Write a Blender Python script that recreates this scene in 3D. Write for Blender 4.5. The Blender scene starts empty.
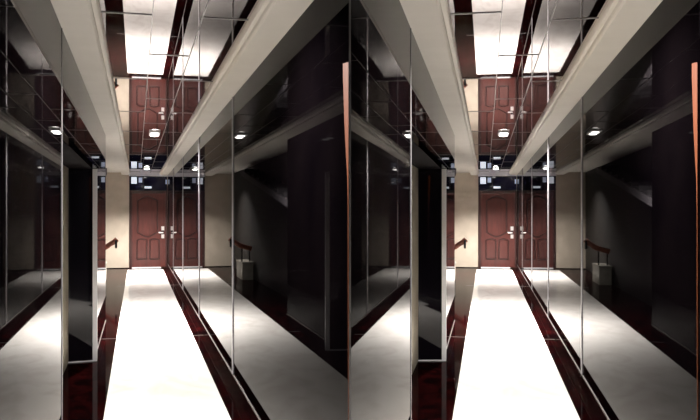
import bpy, bmesh, math, random
from mathutils import Vector, Matrix

# ------------------------------------------------------------------ camera, world, exposure
H = 1.6                    # eye height
F = 800.0                  # focal length in pixels of the 700 px wide frame
CX, HY = 350.0, 212.0      # picture centre column, horizon row
sc = bpy.context.scene
C = sc.collection
cam = bpy.data.cameras.new('camera')
cam.sensor_width = 36.0
cam.lens = 36.0 * F / 700.0
cam.shift_y = (HY - 210.0) / 700.0
cam.clip_start = 0.05
cam.clip_end = 200
camo = bpy.data.objects.new('camera', cam)
camo.location = (0, 0, H)
camo.rotation_euler = (math.pi / 2, 0, 0)
C.objects.link(camo)
sc.camera = camo

w = bpy.data.worlds.new('world')
sc.world = w
w.use_nodes = True
w.node_tree.nodes['Background'].inputs[0].default_value = (0.55, 0.62, 0.9, 1)
w.node_tree.nodes['Background'].inputs[1].default_value = 0.006

sc.view_settings.view_transform = 'Standard'
sc.view_settings.look = 'None'
sc.view_settings.exposure = 0.0
sc.view_settings.gamma = 1.0
sc.view_settings.use_curve_mapping = False
LAMP_W = {113: 690.0, 63: 520.0, 330: 330.0}
SPREAD = {113: 158.0, 63: 135.0, 330: 150.0}      # watts of the ceiling downlights, by their place along the corridor
sc.cycles.max_bounces = 14
sc.cycles.diffuse_bounces = 5
sc.cycles.glossy_bounces = 10
sc.cycles.sample_clamp_indirect = 6.0

# ------------------------------------------------------------------ materials
def mat(name, col, rough=0.5, metal=0.0, ior=1.45, emit=None, estr=0.0):
    m = bpy.data.materials.new(name)
    m.use_nodes = True
    p = m.node_tree.nodes['Principled BSDF']
    p.inputs['Base Color'].default_value = (*col, 1)
    p.inputs['Roughness'].default_value = rough
    p.inputs['Metallic'].default_value = metal
    p.inputs['IOR'].default_value = ior
    if emit:
        p.inputs['Emission Color'].default_value = (*emit, 1)
        p.inputs['Emission Strength'].default_value = estr
    return m

def noisy(m, c1, c2, scale, lo=0.35, hi=0.65, stretch=(1, 1, 1), detail=6, distort=0.0, kind='noise'):
    nt = m.node_tree
    p = nt.nodes['Principled BSDF']
    tc = nt.nodes.new('ShaderNodeTexCoord')
    mp = nt.nodes.new('ShaderNodeMapping')
    mp.inputs['Scale'].default_value = stretch
    nt.links.new(tc.outputs['Object'], mp.inputs[0])
    if kind == 'wave':
        n = nt.nodes.new('ShaderNodeTexWave')
        n.inputs['Scale'].default_value = scale
        n.inputs['Distortion'].default_value = distort
        n.inputs['Detail'].default_value = detail
    else:
        n = nt.nodes.new('ShaderNodeTexNoise')
        n.inputs['Scale'].default_value = scale
        n.inputs['Detail'].default_value = detail
        n.inputs['Distortion'].default_value = distort
    nt.links.new(mp.outputs[0], n.inputs[0])
    r = nt.nodes.new('ShaderNodeValToRGB')
    r.color_ramp.elements[0].position = lo
    r.color_ramp.elements[0].color = (*c1, 1)
    r.color_ramp.elements[1].position = hi
    r.color_ramp.elements[1].color = (*c2, 1)
    nt.links.new(n.outputs[0], r.inputs[0])
    nt.links.new(r.outputs[0], p.inputs['Base Color'])
    return m

M = {}
M['glass_right'] = noisy(mat('polished black wall glass', (.004, .003, .004), .015, 0, 1.031), (.0003, .0002, .0003), (.0006, .0004, .0005), 1.5)
M['glass_left'] = noisy(mat('polished black wall glass left', (.004, .003, .004), .015, 0, 1.031), (.0003, .0002, .0003), (.0006, .0004, .0005), 1.5)
for g, tint in (('glass_right', (.62, .53, .55, 1)), ('glass_left', (.78, .66, .67, 1))):
    M[g].node_tree.nodes['Principled BSDF'].inputs['Specular Tint'].default_value = tint
M['glass_panel'] = mat('black panel glass', (.004, .003, .005), .03, 0, 1.38)
M['mirror'] = mat('ceiling mirror', (.74, .69, .69), .012, 1.0)
M['marble'] = noisy(mat('white marble', (.8, .78, .75), .018, 0, 1.06), (.74, .695, .66), (.84, .805, .77), 2.2, .36, .56, (1, .45, 1), 9, 1.6)
M['dark_marble'] = noisy(mat('dark red-brown marble', (.02, .005, .005), .05, 0, 1.028), (.0024, .0006, .0007), (.013, .0014, .0015), 5, .40, .72, (1, .5, 1), 9, 1.2)  # the marble's own red-brown, with red light put into the colour too
M['skirting'] = mat('dark skirting stone', (.006, .002, .0025), .06, 0, 1.10)
M['plaster'] = noisy(mat('cream plaster', (.74, .70, .63), .55), (.84, .80, .73), (.88, .84, .77), 3)
M['beige'] = noisy(mat('beige stone wall', (.55, .47, .37), .45), (.41, .345, .275), (.50, .425, .345), 2.5, .35, .65, (1, 1, 1), 8)
M['cornice'] = mat('pale grey-blue cornice', (.88, .89, .97), .4)
M['mahogany'] = noisy(mat('mahogany', (.16, .04, .03), .30, 0, 1.4), (.054, .015, .0125), (.09, .0245, .020), 3.0, .3, .7, (6, 6, .7), 8, 1.0)
M['mahogany_dark'] = mat('mahogany darkened as groove shade', (.03, .009, .008), .35)
M['wood_orange'] = noisy(mat('orange wood', (.5, .16, .06), .6, 0, 1.15), (.036, .0078, .0014), (.052, .012, .0022), 6, .3, .7, (6, 6, .6))
M['chrome'] = mat('satin chrome', (.80, .78, .77), .28, .65)
M['bright_metal'] = mat('bright metal', (.88, .88, .90), .30, .3)
M['rail_wood'] = noisy(mat('red-brown rail wood', (.3, .1, .06), .4), (.26, .075, .045), (.36, .12, .075), 4)
M['strip'] = mat('aluminium strip', (.5, .48, .5), .3, .5)
M['dull_strip'] = mat('dull strip', (.13, .125, .13), .3, .5)
M['inlay'] = mat('dull inlay metal', (.05, .042, .04), .35, .3)
M['joint'] = mat('grey joint metal', (.20, .19, .19), .35, .4)
M['pale_trim'] = mat('pale metal trim', (.10, .082, .075), .35, .4)
M['steel_tan'] = noisy(mat('brushed tan steel', (.5, .44, .34), .38, .45), (.62, .54, .40), (.80, .72, .56), 3, .3, .7, (4, 4, .4))
M['black_metal'] = mat('black metal', (.01, .009, .012), .35)
M['white_paint'] = mat('white housing', (.8, .8, .8), .4)
M['led'] = mat('led lens', (.9, .9, .9), .3, 0, 1.45, (1, .97, .92), 25.0)
M['pane'] = mat('painted window reflection', (.5, .55, .7), .2, 0, 1.45, (.62, .74, 1.0), .3)  # glowing colour standing in for windows mirrored in the transom glass
M['reflection_glow_bright'] = mat('bright painted window reflection', (.8, .85, .9), .2, 0, 1.45, (.78, .86, 1.0), .75)
M['transom_glass'] = mat('dark blue transom glass', (.006, .006, .018), .04, 0, 1.3)
M['dark_plaster'] = mat('dark grey plaster', (.05, .045, .05), .7)  # even dark grey for the stair steps
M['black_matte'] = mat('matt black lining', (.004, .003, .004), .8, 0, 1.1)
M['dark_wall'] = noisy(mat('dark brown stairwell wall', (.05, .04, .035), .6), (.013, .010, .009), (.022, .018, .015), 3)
M['plinth'] = noisy(mat('grey-green plinth stone', (.2, .19, .16), .4), (.26, .24, .20), (.36, .33, .28), 5, .4, .6)
M['lilac'] = mat('lilac grey plaster', (.14, .125, .14), .7)

# ------------------------------------------------------------------ one corridor's own frame
class Corr:
    def __init__(s, vx, near_right, near_left):
        s.vx = vx
        s.tan = (vx - CX) / F
        s.phi = math.atan(s.tan)
        s.c, s.s = math.cos(s.phi), math.sin(s.phi)
        s.near_right, s.near_left = near_right, near_left
        s.rot = -s.phi
    def t(s, k):                 # lateral metres from a ratio of the eye height
        return k * H * s.c
    def z(s, q, k=0.0):          # distance along the corridor where the eye height spans q pixels
        return (F * H / q + s.t(k) * s.s) / s.c
    def world(s, t, z, h):
        return Vector((t * s.c + z * s.s, -t * s.s + z * s.c, h))

def hh(k):                       # height in metres from eye-height ratio
    return H * (1 + k)

# ------------------------------------------------------------------ mesh helpers (corridor coordinates t, z, h)
def box(bm, t0, t1, z0, z1, h0, h1):
    t0, t1 = sorted((t0, t1)); z0, z1 = sorted((z0, z1)); h0, h1 = sorted((h0, h1))
    v = [bm.verts.new(p) for p in ((t0, z0, h0), (t1, z0, h0), (t1, z1, h0), (t0, z1, h0), (t0, z0, h1), (t1, z0, h1), (t1, z1, h1), (t0, z1, h1))]
    for f in ((0, 3, 2, 1), (4, 5, 6, 7), (0, 1, 5, 4), (1, 2, 6, 5), (2, 3, 7, 6), (3, 0, 4, 7)):
        bm.faces.new([v[i] for i in f])

def prism(bm, poly, fn0, fn1):   # closed polygon carried from one map to another
    a = [bm.verts.new(fn0(p)) for p in poly]
    b = [bm.verts.new(fn1(p)) for p in poly]
    n = len(poly)
    bm.faces.new(a); bm.faces.new(list(reversed(b)))
    for i in range(n):
        bm.faces.new((a[i], b[i], b[(i + 1) % n], a[(i + 1) % n]))

def tube(bm, pts, r, n=8, closed=False):
    pts = [Vector(p) for p in pts]
    rings = []
    m = len(pts)
    for i, p in enumerate(pts):
        if closed:
            d = pts[(i + 1) % m] - pts[i - 1]
        else:
            d = pts[min(i + 1, m - 1)] - pts[max(i - 1, 0)]
        d.normalize()
        up = Vector((0, 1, 0)) if abs(d.y) < .9 else Vector((0, 0, 1))
        a = d.cross(up).normalized(); b = d.cross(a)
        rr = r[i] if isinstance(r, (list, tuple)) else r
        rings.append([bm.verts.new(p + a * rr * math.cos(2 * math.pi * j / n) + b * rr * math.sin(2 * math.pi * j / n)) for j in range(n)])
    for i in range(m if closed else m - 1):
        A, B = rings[i], rings[(i + 1) % m]
        for j in range(n):
            bm.faces.new((A[j], A[(j + 1) % n], B[(j + 1) % n], B[j]))
    if not closed:
        bm.faces.new(rings[0]); bm.faces.new(rings[-1])

def finish(name, bm, m, bevel=0.0, smooth=False):
    bmesh.ops.recalc_face_normals(bm, faces=bm.faces)
    if bevel:
        bmesh.ops.bevel(bm, geom=list(bm.edges), offset=bevel, segments=2, profile=.5, affect='EDGES')
    me = bpy.data.meshes.new(name)
    bm.to_mesh(me); bm.free()
    me.materials.append(M[m])
    if smooth:
        for p in me.polygons:
            p.use_smooth = True
    return bpy.data.objects.new(name, me)

def base_of(bm):
    xs = [v.co.x for v in bm.verts]; ys = [v.co.y for v in bm.verts]; zs = [v.co.z for v in bm.verts]
    return Vector(((min(xs) + max(xs)) / 2, (min(ys) + max(ys)) / 2, min(zs)))

def mesh_top(cr, name, bm, m, bevel=0.0, smooth=False):      # one mesh as a top-level object
    b = base_of(bm)
    bmesh.ops.translate(bm, verts=bm.verts, vec=-b)
    o = finish(name, bm, m, bevel, smooth)
    o.location = cr.world(b.x, b.y, b.z)
    o.rotation_euler = (0, 0, cr.rot)
    C.objects.link(o)
    return o

def struct(cr, name, bm, m, label=None, cat=None, bevel=0.0):
    o = mesh_top(cr, name, bm, m, bevel)
    o['kind'] = 'structure'
    if label: o['label'] = label
    if cat: o['category'] = cat
    return o

def tag(o, label, cat, group=None):
    o['label'] = label; o['category'] = cat
    if group: o['group'] = group
    return o

class Thing:                                               # an Empty at the thing's base that parents its parts
    def __init__(s, cr, name, t, z, h, label, cat, group=None, kind=None):
        s.b = Vector((t, z, h)); s.cr = cr
        s.o = bpy.data.objects.new(name, None)
        s.o.empty_display_size = .1
        s.o.location = cr.world(t, z, h)
        s.o.rotation_euler = (0, 0, cr.rot)
        C.objects.link(s.o)
        tag(s.o, label, cat, group)
        if kind: s.o['kind'] = kind
    def part(s, name, bm, m, parent=None, bevel=0.0, smooth=False, label=None):
        bmesh.ops.translate(bm, verts=bm.verts, vec=-s.b)
        o = finish(name, bm, m, bevel, smooth)
        o.parent = parent or s.o
        C.objects.link(o)
        if label: o['label'] = label
        return o

def new():
    return bmesh.new()

# ------------------------------------------------------------------ the plan, in eye heights
KL, KR = -.268, .547            # glossy walls left and right
WL, WR = -.162, .453            # white marble strip
CEIL = .70
BEAM = .655
SK = -1 + .076                  # skirting top
RECESS_TOP = .29
DOOR_S = 56.0                   # far wall
KD = -.455                      # back of the recess
KS = -.65                      # outer wall of the stairwell

def zr(cr, q): return cr.z(q, KR)
def zl(cr, q): return cr.z(q, KL)

def corridor(cr, side, n):
    t = cr.t
    zend = cr.z(DOOR_S, .15)
    s150, s117, s280 = zl(cr, 149), zl(cr, 117), zl(cr, 280)
    nr, nl = zr(cr, cr.near_right), zl(cr, cr.near_left)
    where = 'in the %s corridor' % side
    # ---- floor
    bm = new()
    box(bm, t(KL), t(KR), 3.6, zend, -.12, 0)
    struct(cr, 'floor', bm, 'dark_marble', 'dark red-brown marble border floor %s' % where, 'floor')
    bm = new()
    box(bm, t(KD) - .02, t(KL), s280 - .1, s150 + .3, -.12, 0)
    box(bm, t(KS), t(KL), s150 + .3, zend, -.12, 0)
    struct(cr, 'floor', bm, 'dark_marble', 'dark marble floor beside the left wall %s' % where, 'floor')
    bm = new()
    box(bm, t(WL), t(WR), 3.3, cr.z(57.6, .15), 0, .003)
    struct(cr, 'floor', bm, 'marble', 'white marble floor strip running to the door %s' % where, 'floor')
    bm = new()
    for q in (126, 74):
        zz = cr.z(q, 0)
        box(bm, t(KL), t(WL) - .002, zz, zz + .035, 0, .002)
        box(bm, t(WR) + .002, t(KR) - .01, zz, zz + .035, 0, .002)
    struct(cr, 'trim_%d' % (n * 10 + 1), bm, 'inlay', 'thin metal inlay across the dark floor border %s' % where, 'trim')
    # ---- right wall
    bm = new()
    box(bm, t(KR), t(KR) + .04, nr, zend, hh(SK), hh(CEIL) + .05)
    struct(cr, 'wall_right', bm, 'glass_right', 'polished black glass right wall %s' % where, 'wall')
    bm = new()
    box(bm, t(KR) - .004, t(KR) + .04, nr, zend, 0, hh(SK) - .006)
    struct(cr, 'baseboard_right', bm, 'skirting', 'dark stone skirting along right wall %s' % where, 'baseboard')
    bm = new()
    box(bm, t(KR) - .006, t(KR) + .03, nr, zend, hh(SK) - .006, hh(SK) + .003)
    struct(cr, 'trim_%d' % (n * 10 + 2), bm, 'pale_trim', 'pale metal line above the right skirting %s' % where, 'trim')
    # ---- left wall: near length, header over the recess, far length
    th_n = .004                                    # thin sheet where the two corridors' walls meet
    bm = new(); box(bm, t(KL) - th_n, t(KL), nl, s280, hh(SK), hh(CEIL) + .05)
    struct(cr, 'wall_left', bm, 'glass_left', 'near length of polished black left wall %s' % where, 'wall')
    bm = new(); box(bm, t(KL) - .05, t(KL), s280 + .002, s150 + .03, hh(RECESS_TOP) + .002, hh(CEIL) + .05)
    struct(cr, 'wall_left', bm, 'glass_left', 'polished black wall over the left recess %s' % where, 'wall')
    bm = new(); box(bm, t(KL) - .05, t(KL), s150 + .032, s117, hh(SK), hh(CEIL) + .05)
    struct(cr, 'wall_left', bm, 'glass_left', 'polished black left wall beyond the recess %s' % where, 'wall')
    for za, zb, which in ((nl, s280, 'near'), (s150 + .032, s117, 'far')):
        bm = new(); box(bm, t(KL) - th_n, t(KL) + .004, za, zb, 0, hh(SK) - .006)
        struct(cr, 'baseboard_left', bm, 'skirting', 'dark stone skirting along the %s length of left wall %s' % (which, where), 'baseboard')
        bm = new(); box(bm, t(KL) - th_n, t(KL) + .006, za, zb, hh(SK) - .006, hh(SK) + .003)
        struct(cr, 'trim_%d' % (n * 10 + 3), bm, 'pale_trim', 'pale metal line above the %s left skirting %s' % (which, where), 'trim')
    # ---- recess
    bm = new()
    box(bm, t(KD) - .04, t(KD), s280 - .1, s150 + .05, 0, hh(RECESS_TOP) + .1)
    struct(cr, 'wall_recess', bm, 'steel_tan', 'tan metal side of the left recess %s' % where, 'wall')
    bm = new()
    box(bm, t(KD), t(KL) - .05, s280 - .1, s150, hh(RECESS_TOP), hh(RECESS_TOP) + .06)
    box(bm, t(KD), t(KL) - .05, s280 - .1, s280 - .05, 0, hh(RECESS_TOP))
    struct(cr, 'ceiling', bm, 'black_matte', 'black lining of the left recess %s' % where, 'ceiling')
    th = Thing(cr, 'recess_panel', t((KD + KL) / 2), s150, 0, 'black glass panel with pale edge closing the recess %s' % where, 'panel', 'recess panels')
    skew = (.14 if n == 1 else .175) * (t(KL) - .045 - t(KD))           # the panel is turned slightly towards the corridor
    quad = [(t(KD) + .001, s150 - skew), (t(KL) - .046, s150), (t(KL) - .046, s150 + .03), (t(KD) + .001, s150 + .03)]
    bm = new(); prism(bm, quad, lambda p: Vector((p[0], p[1], .014)), lambda p: Vector((p[0], p[1], hh(RECESS_TOP) - .002)))
    th.part('glass_sheet', bm, 'glass_panel')
    quad = [(t(KD) + .001, s150 - skew - .012), (t(KL), s150 - .012), (t(KL), s150 + .03), (t(KD) + .001, s150 + .03)]
    bm = new(); prism(bm, quad, lambda p: Vector((p[0], p[1], .0)), lambda p: Vector((p[0], p[1], .012)))
    th.part('bottom_trim', bm, 'bright_metal')
    bm = new(); box(bm, t(KL) - .045, t(KL) + .002, s150 - .012, s150 + .028, .014, hh(RECESS_TOP) - .002)
    th.part('edge_trim', bm, 'bright_metal', label='bright metal edge strip')
    # ---- ceiling of mirror panels
    bm = new()
    box(bm, t(KL), t(KR), 2.3, zend, hh(CEIL), hh(CEIL) + .05)
    struct(cr, 'ceiling', bm, 'mirror', 'mirror-panelled ceiling %s' % where, 'ceiling')
    bm = new()
    box(bm, t(KS), t(KL), s117, zend, hh(CEIL), hh(CEIL) + .05)
    struct(cr, 'ceiling', bm, 'plaster', 'plaster ceiling over the stairwell %s' % where, 'ceiling')
    bm = new()
    hj = hh(CEIL)
    for k in (.055, .236):
        box(bm, t(k) - .003, t(k) + .003, 2.4, zend - .07, hj - .004, hj)
    for j, (k0, k1) in enumerate(((-.14, .055), (.055, .236), (.236, .425))):
        q0 = (.00352, .00446, .00362)[j] - 3 * .00172
        for i in range(12):
            iv = q0 + .00172 * i
            if iv < .0022: continue
            zz = cr.z(1 / iv, (k0 + k1) / 2)
            if zz > zend - .3: continue
            box(bm, t(k0), t(k1), zz - .006, zz + .006, hj - .004, hj)
    struct(cr, 'trim_%d' % (n * 10 + 4), bm, 'joint', 'thin grey joints between the ceiling mirrors %s' % where, 'trim')
    # ---- beams under the ceiling, with a stepped inner moulding
    def beam(kw, ki, z0, z1, lab):
        d = 1 if ki > kw else -1
        a, b = t(kw), t(ki)
        hb, hc = hh(BEAM), hh(CEIL)
        prof = [(a, hb), (b - d * .016, hb), (b - d * .004, hb + .010), (b, hb + .022), (b, hb + .03), (b + d * .022, hb + .034), (b + d * .03, hb + .05), (b + d * .03, hc), (a, hc)]
        bm = new()
        prism(bm, prof, lambda p: Vector((p[0], z0, p[1])), lambda p: Vector((p[0], z1, p[1])))
        o = mesh_top(cr, 'ceiling_beam', bm, 'plaster')
        tag(o, lab, 'beam', 'plaster beams along the ceiling edges')
    beam(KL, -.146, 2.4, zend - .07, 'cream plaster beam along the left ceiling edge %s' % where)
    beam(KR, .425, max(2.4, nr), zend - .07, 'cream plaster beam along the right ceiling edge %s' % where)
    # ---- far wall, cornice, outer stairwell walls
    bm = new(); box(bm, t(KS) - .1, t(KR) + .06, zend, zend + .12, 0, hh(CEIL) + .05)
    struct(cr, 'wall_back', bm, 'beige', 'beige stone end wall beside the door %s' % where, 'wall')
    KX = lambda x: t((x - 137) / DOOR_S)
    HYY = lambda y: H + (HY - y) / DOOR_S * H
    bm = new()
    box(bm, KX(129), t(KR), zend - .07, zend, HYY(176.3), hh(CEIL))
    box(bm, KX(129), t(KR), zend - .085, zend, HYY(176.3), HYY(176.3) + .03)
    struct(cr, 'trim_%d' % (n * 10 + 5), bm, 'cornice', 'pale cornice above the dark transom %s' % where, 'trim')
    bm = new()
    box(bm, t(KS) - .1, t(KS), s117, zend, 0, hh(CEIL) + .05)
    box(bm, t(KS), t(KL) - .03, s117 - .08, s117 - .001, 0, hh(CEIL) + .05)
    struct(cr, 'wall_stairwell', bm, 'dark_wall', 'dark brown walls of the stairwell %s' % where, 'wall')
    bm = new()
    box(bm, t(KS), KX(129), zend - .02, zend, 0, .02)
    struct(cr, 'baseboard_back', bm, 'skirting', 'low dark skirting at the end wall %s' % where, 'baseboard')
    # ---- door
    th = Thing(cr, 'door_%d' % n, KX(149), zend, 0, 'carved mahogany door with chrome lever at the end of the %s corridor' % side, 'door', None, 'structure')
    z0 = zend
    bm = new()
    box(bm, KX(129.3), KX(132.2), z0 - .06, z0, 0, HYY(191))
    box(bm, KX(165.3), t(KR) - .012, z0 - .06, z0, 0, HYY(191))
    box(bm, KX(132.2), KX(165.3), z0 - .06, z0, HYY(193.4), HYY(191))
    th.part('door_frame', bm, 'mahogany_dark', bevel=.006)
    bm = new(); box(bm, KX(132.2), KX(165.3), z0 - .04, z0, .03, HYY(193.4))
    leaf = th.part('door_leaf', bm, 'mahogany')
    bm = new(); box(bm, KX(132), KX(161), z0 - .085, z0 - .03, 0, .03)
    th.part('threshold', bm, 'bright_metal', label='bright metal threshold')
    def outline(x0, x1, ytop, ybot, rise, drop, ins=0.0):
        a, b = KX(x0) + ins, KX(x1) - ins
        top, bot = HYY(ytop) - ins, HYY(ybot) + ins
        p = []
        N = 14
        for i in range(N + 1):
            u = i / N
            p.append((a + (b - a) * u, top + rise * (math.sin(math.pi * u) ** 1.5)))
        for i in range(N + 1):
            u = i / N
            p.append((b + (a - b) * u, bot - drop * (math.sin(math.pi * u) ** 1.5)))
        return p
    for args in ((137.6, 157.4, 200.5, 232.5, .12, .12), (137.0, 146.6, 240, 259, .03, 0), (149.8, 159.2, 240, 259, .03, 0)):
        bm = new()
        tube(bm, [(x, z0 - .043, y) for x, y in outline(*args)], .020, 6, True)
        pm = th.part('panel_moulding', bm, 'mahogany_dark', leaf, label='panel moulding darkened as groove shade')  # dark colour stands in for shading in the panel grooves
        bm = new()
        prism(bm, outline(*args, ins=.055), lambda p: Vector((p[0], z0 - .04, p[1])), lambda p: Vector((p[0], z0 - .062, p[1])))
        th.part('raised_panel', bm, 'mahogany', leaf)
    bm = new()
    for y in (228.3, 236.3):
        box(bm, KX(161.4), KX(164.4), z0 - .055, z0 - .04, HYY(y + 2.1), HYY(y - 1.9))
    hd = th.part('handle', bm, 'chrome', bevel=.003, label='chrome lock plates')
    bm = new()
    box(bm, KX(162.2), KX(163.9), z0 - .05, z0 - .04, HYY(234.2), HYY(230.6))
    th.part('lock_plate', bm, 'black_metal', hd, label='dark middle of the lock plate')
    bm = new()
    tube(bm, [(KX(163.0), z0 - .04, HYY(232.7)), (KX(163.0), z0 - .10, HYY(232.7)), (KX(162.2), z0 - .115, HYY(232.7)), (KX(158.6), z0 - .115, HYY(232.5))], .017, 8)
    th.part('lever', bm, 'chrome', hd)
    # ---- transom over the door, window reflections painted on it as glowing patches
    th = Thing(cr, 'transom_window', KX(149), zend, HYY(191), 'dark glass transom with painted bluish reflections over the door %s' % where, 'window', 'transoms over the doors')
    bm = new(); box(bm, KX(129.3), t(KR) - .012, z0 - .03, z0, HYY(191), HYY(176.3))
    th.part('glass_sheet', bm, 'transom_glass')
    bm = new()
    box(bm, KX(129.3), t(KR) - .012, z0 - .05, z0 - .03, HYY(191), HYY(190.2))
    box(bm, KX(143.2), KX(144), z0 - .05, z0 - .03, HYY(190.2), HYY(176.3))
    th.part('glazing_bar', bm, 'black_metal')
    for x0, x1, y0, y1, mm in ((131.3, 136.8, 177.2, 183.8, 'reflection_glow_bright'), (138.6, 142.2, 177.6, 182.6, 'pane'), (165.6, 167.0, 179.5, 184, 'pane'), (144.5, 151.5, 186.4, 188.4, 'reflection_glow_bright')):  # 'pane' is a glowing patch too, standing in for a mirrored window
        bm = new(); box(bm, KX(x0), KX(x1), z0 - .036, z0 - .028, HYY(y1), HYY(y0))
        th.part('painted_reflection', bm, mm, bevel=.003)
    # ---- stairwell on the left: sloping soffit, stone plinth, rail
    th = Thing(cr, 'stair_flight', t(-.5), cr.z(90, -.5), 0, 'upper stair flight with a sloping pale underside %s' % where, 'stairs', 'stair flights')
    za, zb = cr.z(108, KL), cr.z(71, KL)
    ha, hb = hh(.02), hh(.54)
    bm = new()
    prism(bm, [(za, ha), (zb, hb), (zb, hb + .12), (za, ha + .12)], lambda p: Vector((t(KS) + .01, p[0], p[1])), lambda p: Vector((t(-.42), p[0], p[1])))
    th.part('soffit', bm, 'lilac')
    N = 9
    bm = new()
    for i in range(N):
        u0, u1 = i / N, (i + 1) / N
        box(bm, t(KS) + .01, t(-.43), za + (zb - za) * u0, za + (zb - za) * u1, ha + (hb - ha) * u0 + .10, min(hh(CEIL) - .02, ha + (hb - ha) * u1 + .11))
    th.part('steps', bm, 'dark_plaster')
    zq = cr.z(71, -.4)
    bm = new()
    box(bm, t(-.62), t(-.455), zq, zq + 1.1, 0, hh(-.76))
    box(bm, t(-.63), t(-.447), zq - .015, zq + 1.1, hh(-.76), hh(-.74))
    o = mesh_top(cr, 'stone_plinth', bm, 'plinth')
    tag(o, 'low grey stone plinth at the stair foot beside the end wall %s' % where, 'plinth', 'stair plinths')
    th = Thing(cr, 'stair_handrail', t(-.45), zq + .3, hh(-.74), 'red-brown wooden stair handrail on dark posts %s' % where, 'handrail', 'stair handrails')
    bm = new()
    tube(bm, [(t(-.285), zq + .3, hh(-.39)), (t(-.33), zq + .3, hh(-.43)), (t(-.44), zq + .3, hh(-.50)), (t(-.62), zq + .3, hh(-.55))], .06, 10)
    th.part('rail', bm, 'rail_wood', smooth=True)
    bm = new()
    box(bm, t(-.315), t(-.285), zq + .24, zq + .36, hh(-.52), hh(-.40))
    th.part('end_block', bm, 'black_metal', bevel=.006)
    for k, top in ((-.47, -.52), (-.59, -.545)):
        bm = new(); tube(bm, [(t(k), zq + .3, hh(-.74)), (t(k), zq + .3, hh(top))], .018, 8)
        th.part('post', bm, 'black_metal')
    # ---- chrome strips on the wall joints
    names = ('first chrome strip from the door', 'second chrome strip from the door', 'third chrome strip from the door', 'fourth and nearest chrome strip')
    for q, nm in zip((66.5, 84, 114, 175.5), names):
        zz = zr(cr, q)
        bm = new(); box(bm, t(KR) - .009, t(KR), zz - .012, zz + .012, hh(SK) + .003, hh(BEAM))
        o = mesh_top(cr, 'joint_strip', bm, 'strip')
        tag(o, '%s on right wall %s' % (nm, where), 'metal strip', 'chrome strips on the right walls')
    bm = new(); box(bm, t(KL), t(KL) + .004, s280 - .012, s280, hh(SK) + .003, hh(RECESS_TOP))
    o = mesh_top(cr, 'joint_strip', bm, 'dull_strip')
    tag(o, 'chrome strip edging the left recess %s' % where, 'metal strip', 'chrome strips on the left walls')
    bm = new(); box(bm, t(KL), t(KL) + .003, s280 - .01, s280, hh(RECESS_TOP), hh(BEAM))
    o = mesh_top(cr, 'joint_strip', bm, 'joint')
    tag(o, 'dull grey strip above the recess edge %s' % where, 'metal strip', 'chrome strips on the left walls')
    # ---- downlights; the nearest is unseen, added to light the near floor and beams
    for q, lab in ((113, 'twin ceiling downlight midway along the ceiling mirror %s'), (63, 'twin ceiling downlight close to the door %s'), (330, 'unseen added twin downlight nearest the viewer %s')):
        k = .155
        zz = cr.z(q, k)
        th = Thing(cr, 'downlight', t(k), zz, hh(CEIL) - .03, lab % where, 'ceiling light', 'ceiling downlights')
        bm = new(); box(bm, t(k) - .075, t(k) + .075, zz - .26, zz + .26, hh(CEIL) - .022, hh(CEIL))
        th.part('housing', bm, 'white_paint', bevel=.006)
        for dz in (-.13, .13):
            bm = new()
            bmesh.ops.create_cone(bm, cap_ends=True, segments=20, radius1=.05, radius2=.055, depth=.012, matrix=Matrix.Translation((t(k), zz + dz, hh(CEIL) - .026)))
            th.part('led_lens', bm, 'led')
        for dz in (-.13, .13):
            L = bpy.data.lights.new('downlight_lamp', 'AREA')
            L.shape = 'DISK'; L.size = .10
            L.spread = math.radians(SPREAD[q])
            L.energy = LAMP_W[q] / 2
            L.color = (1, .96, .91)
            lo = bpy.data.objects.new('downlight_lamp', L)
            lo.location = cr.world(t(k), zz + dz, hh(CEIL) - .036)
            C.objects.link(lo)
    # ---- orange board standing against the near end of the right wall
    def zx(x): return zr(cr, (x - 137) / KR)
    def hx(x, y): return H + (HY - y) / ((x - 137) / KR) * H
    left = [(344.0, 63.5), (344.2, 80), (344.8, 100), (345.4, 120), (346.3, 140), (347.4, 160), (348.4, 178), (349.0, 205), (349.2, 425)]
    right = [(349.6, 425), (349.6, 62)]
    poly = [(zx(x), hx(x, y)) for x, y in left + right]
    bm = new()
    prism(bm, poly, lambda p: Vector((t(KR) - .005, p[0], p[1])), lambda p: Vector((t(KR) - .001, p[0], p[1])))
    o = mesh_top(cr, 'wooden_board', bm, 'wood_orange')
    tag(o, 'tapering orange wooden board on the near end of the right wall %s' % where, 'board', 'orange boards')

# left corridor's right wall and right corridor's left wall meet at the picture's middle column
A = Corr(137.0, (350 - 137.0) / KR, 560.0)
B = Corr(486.0, 520.0, (350 - 486.0) / KL)
hall = Corr(350.0, 1, 1)

bm = new(); box(bm, -4, 4, -6, 3.6, -.14, -.008)
struct(hall, 'floor', bm, 'marble', 'white marble floor of the hall before both corridors', 'floor')

corridor(A, 'left', 1)
corridor(B, 'right', 2)

# the end of the wall between the two corridors
d0, d1 = F * H * -KL / (486.0 - 350), F * H * KR / (350 - 137.0)
bm = new()
tri = [(-.001, d0 + .02), (0, d0 + .02), (.115, d1), (-.001, d1)]
prism(bm, tri, lambda p: Vector((p[0], p[1], 0)), lambda p: Vector((p[0], p[1], hh(CEIL) + .05)))
struct(hall, 'wall_middle', bm, 'black_metal', 'end of the dividing wall between the corridors', 'wall')
bm = new(); box(bm, -.0036, .0030, d0 - .004, d0 + .018, 0, hh(CEIL) + .05)  # added strip that draws the border line between the two views
struct(hall, 'trim_30', bm, 'joint', 'slim added border strip between the two corridors', 'trim')
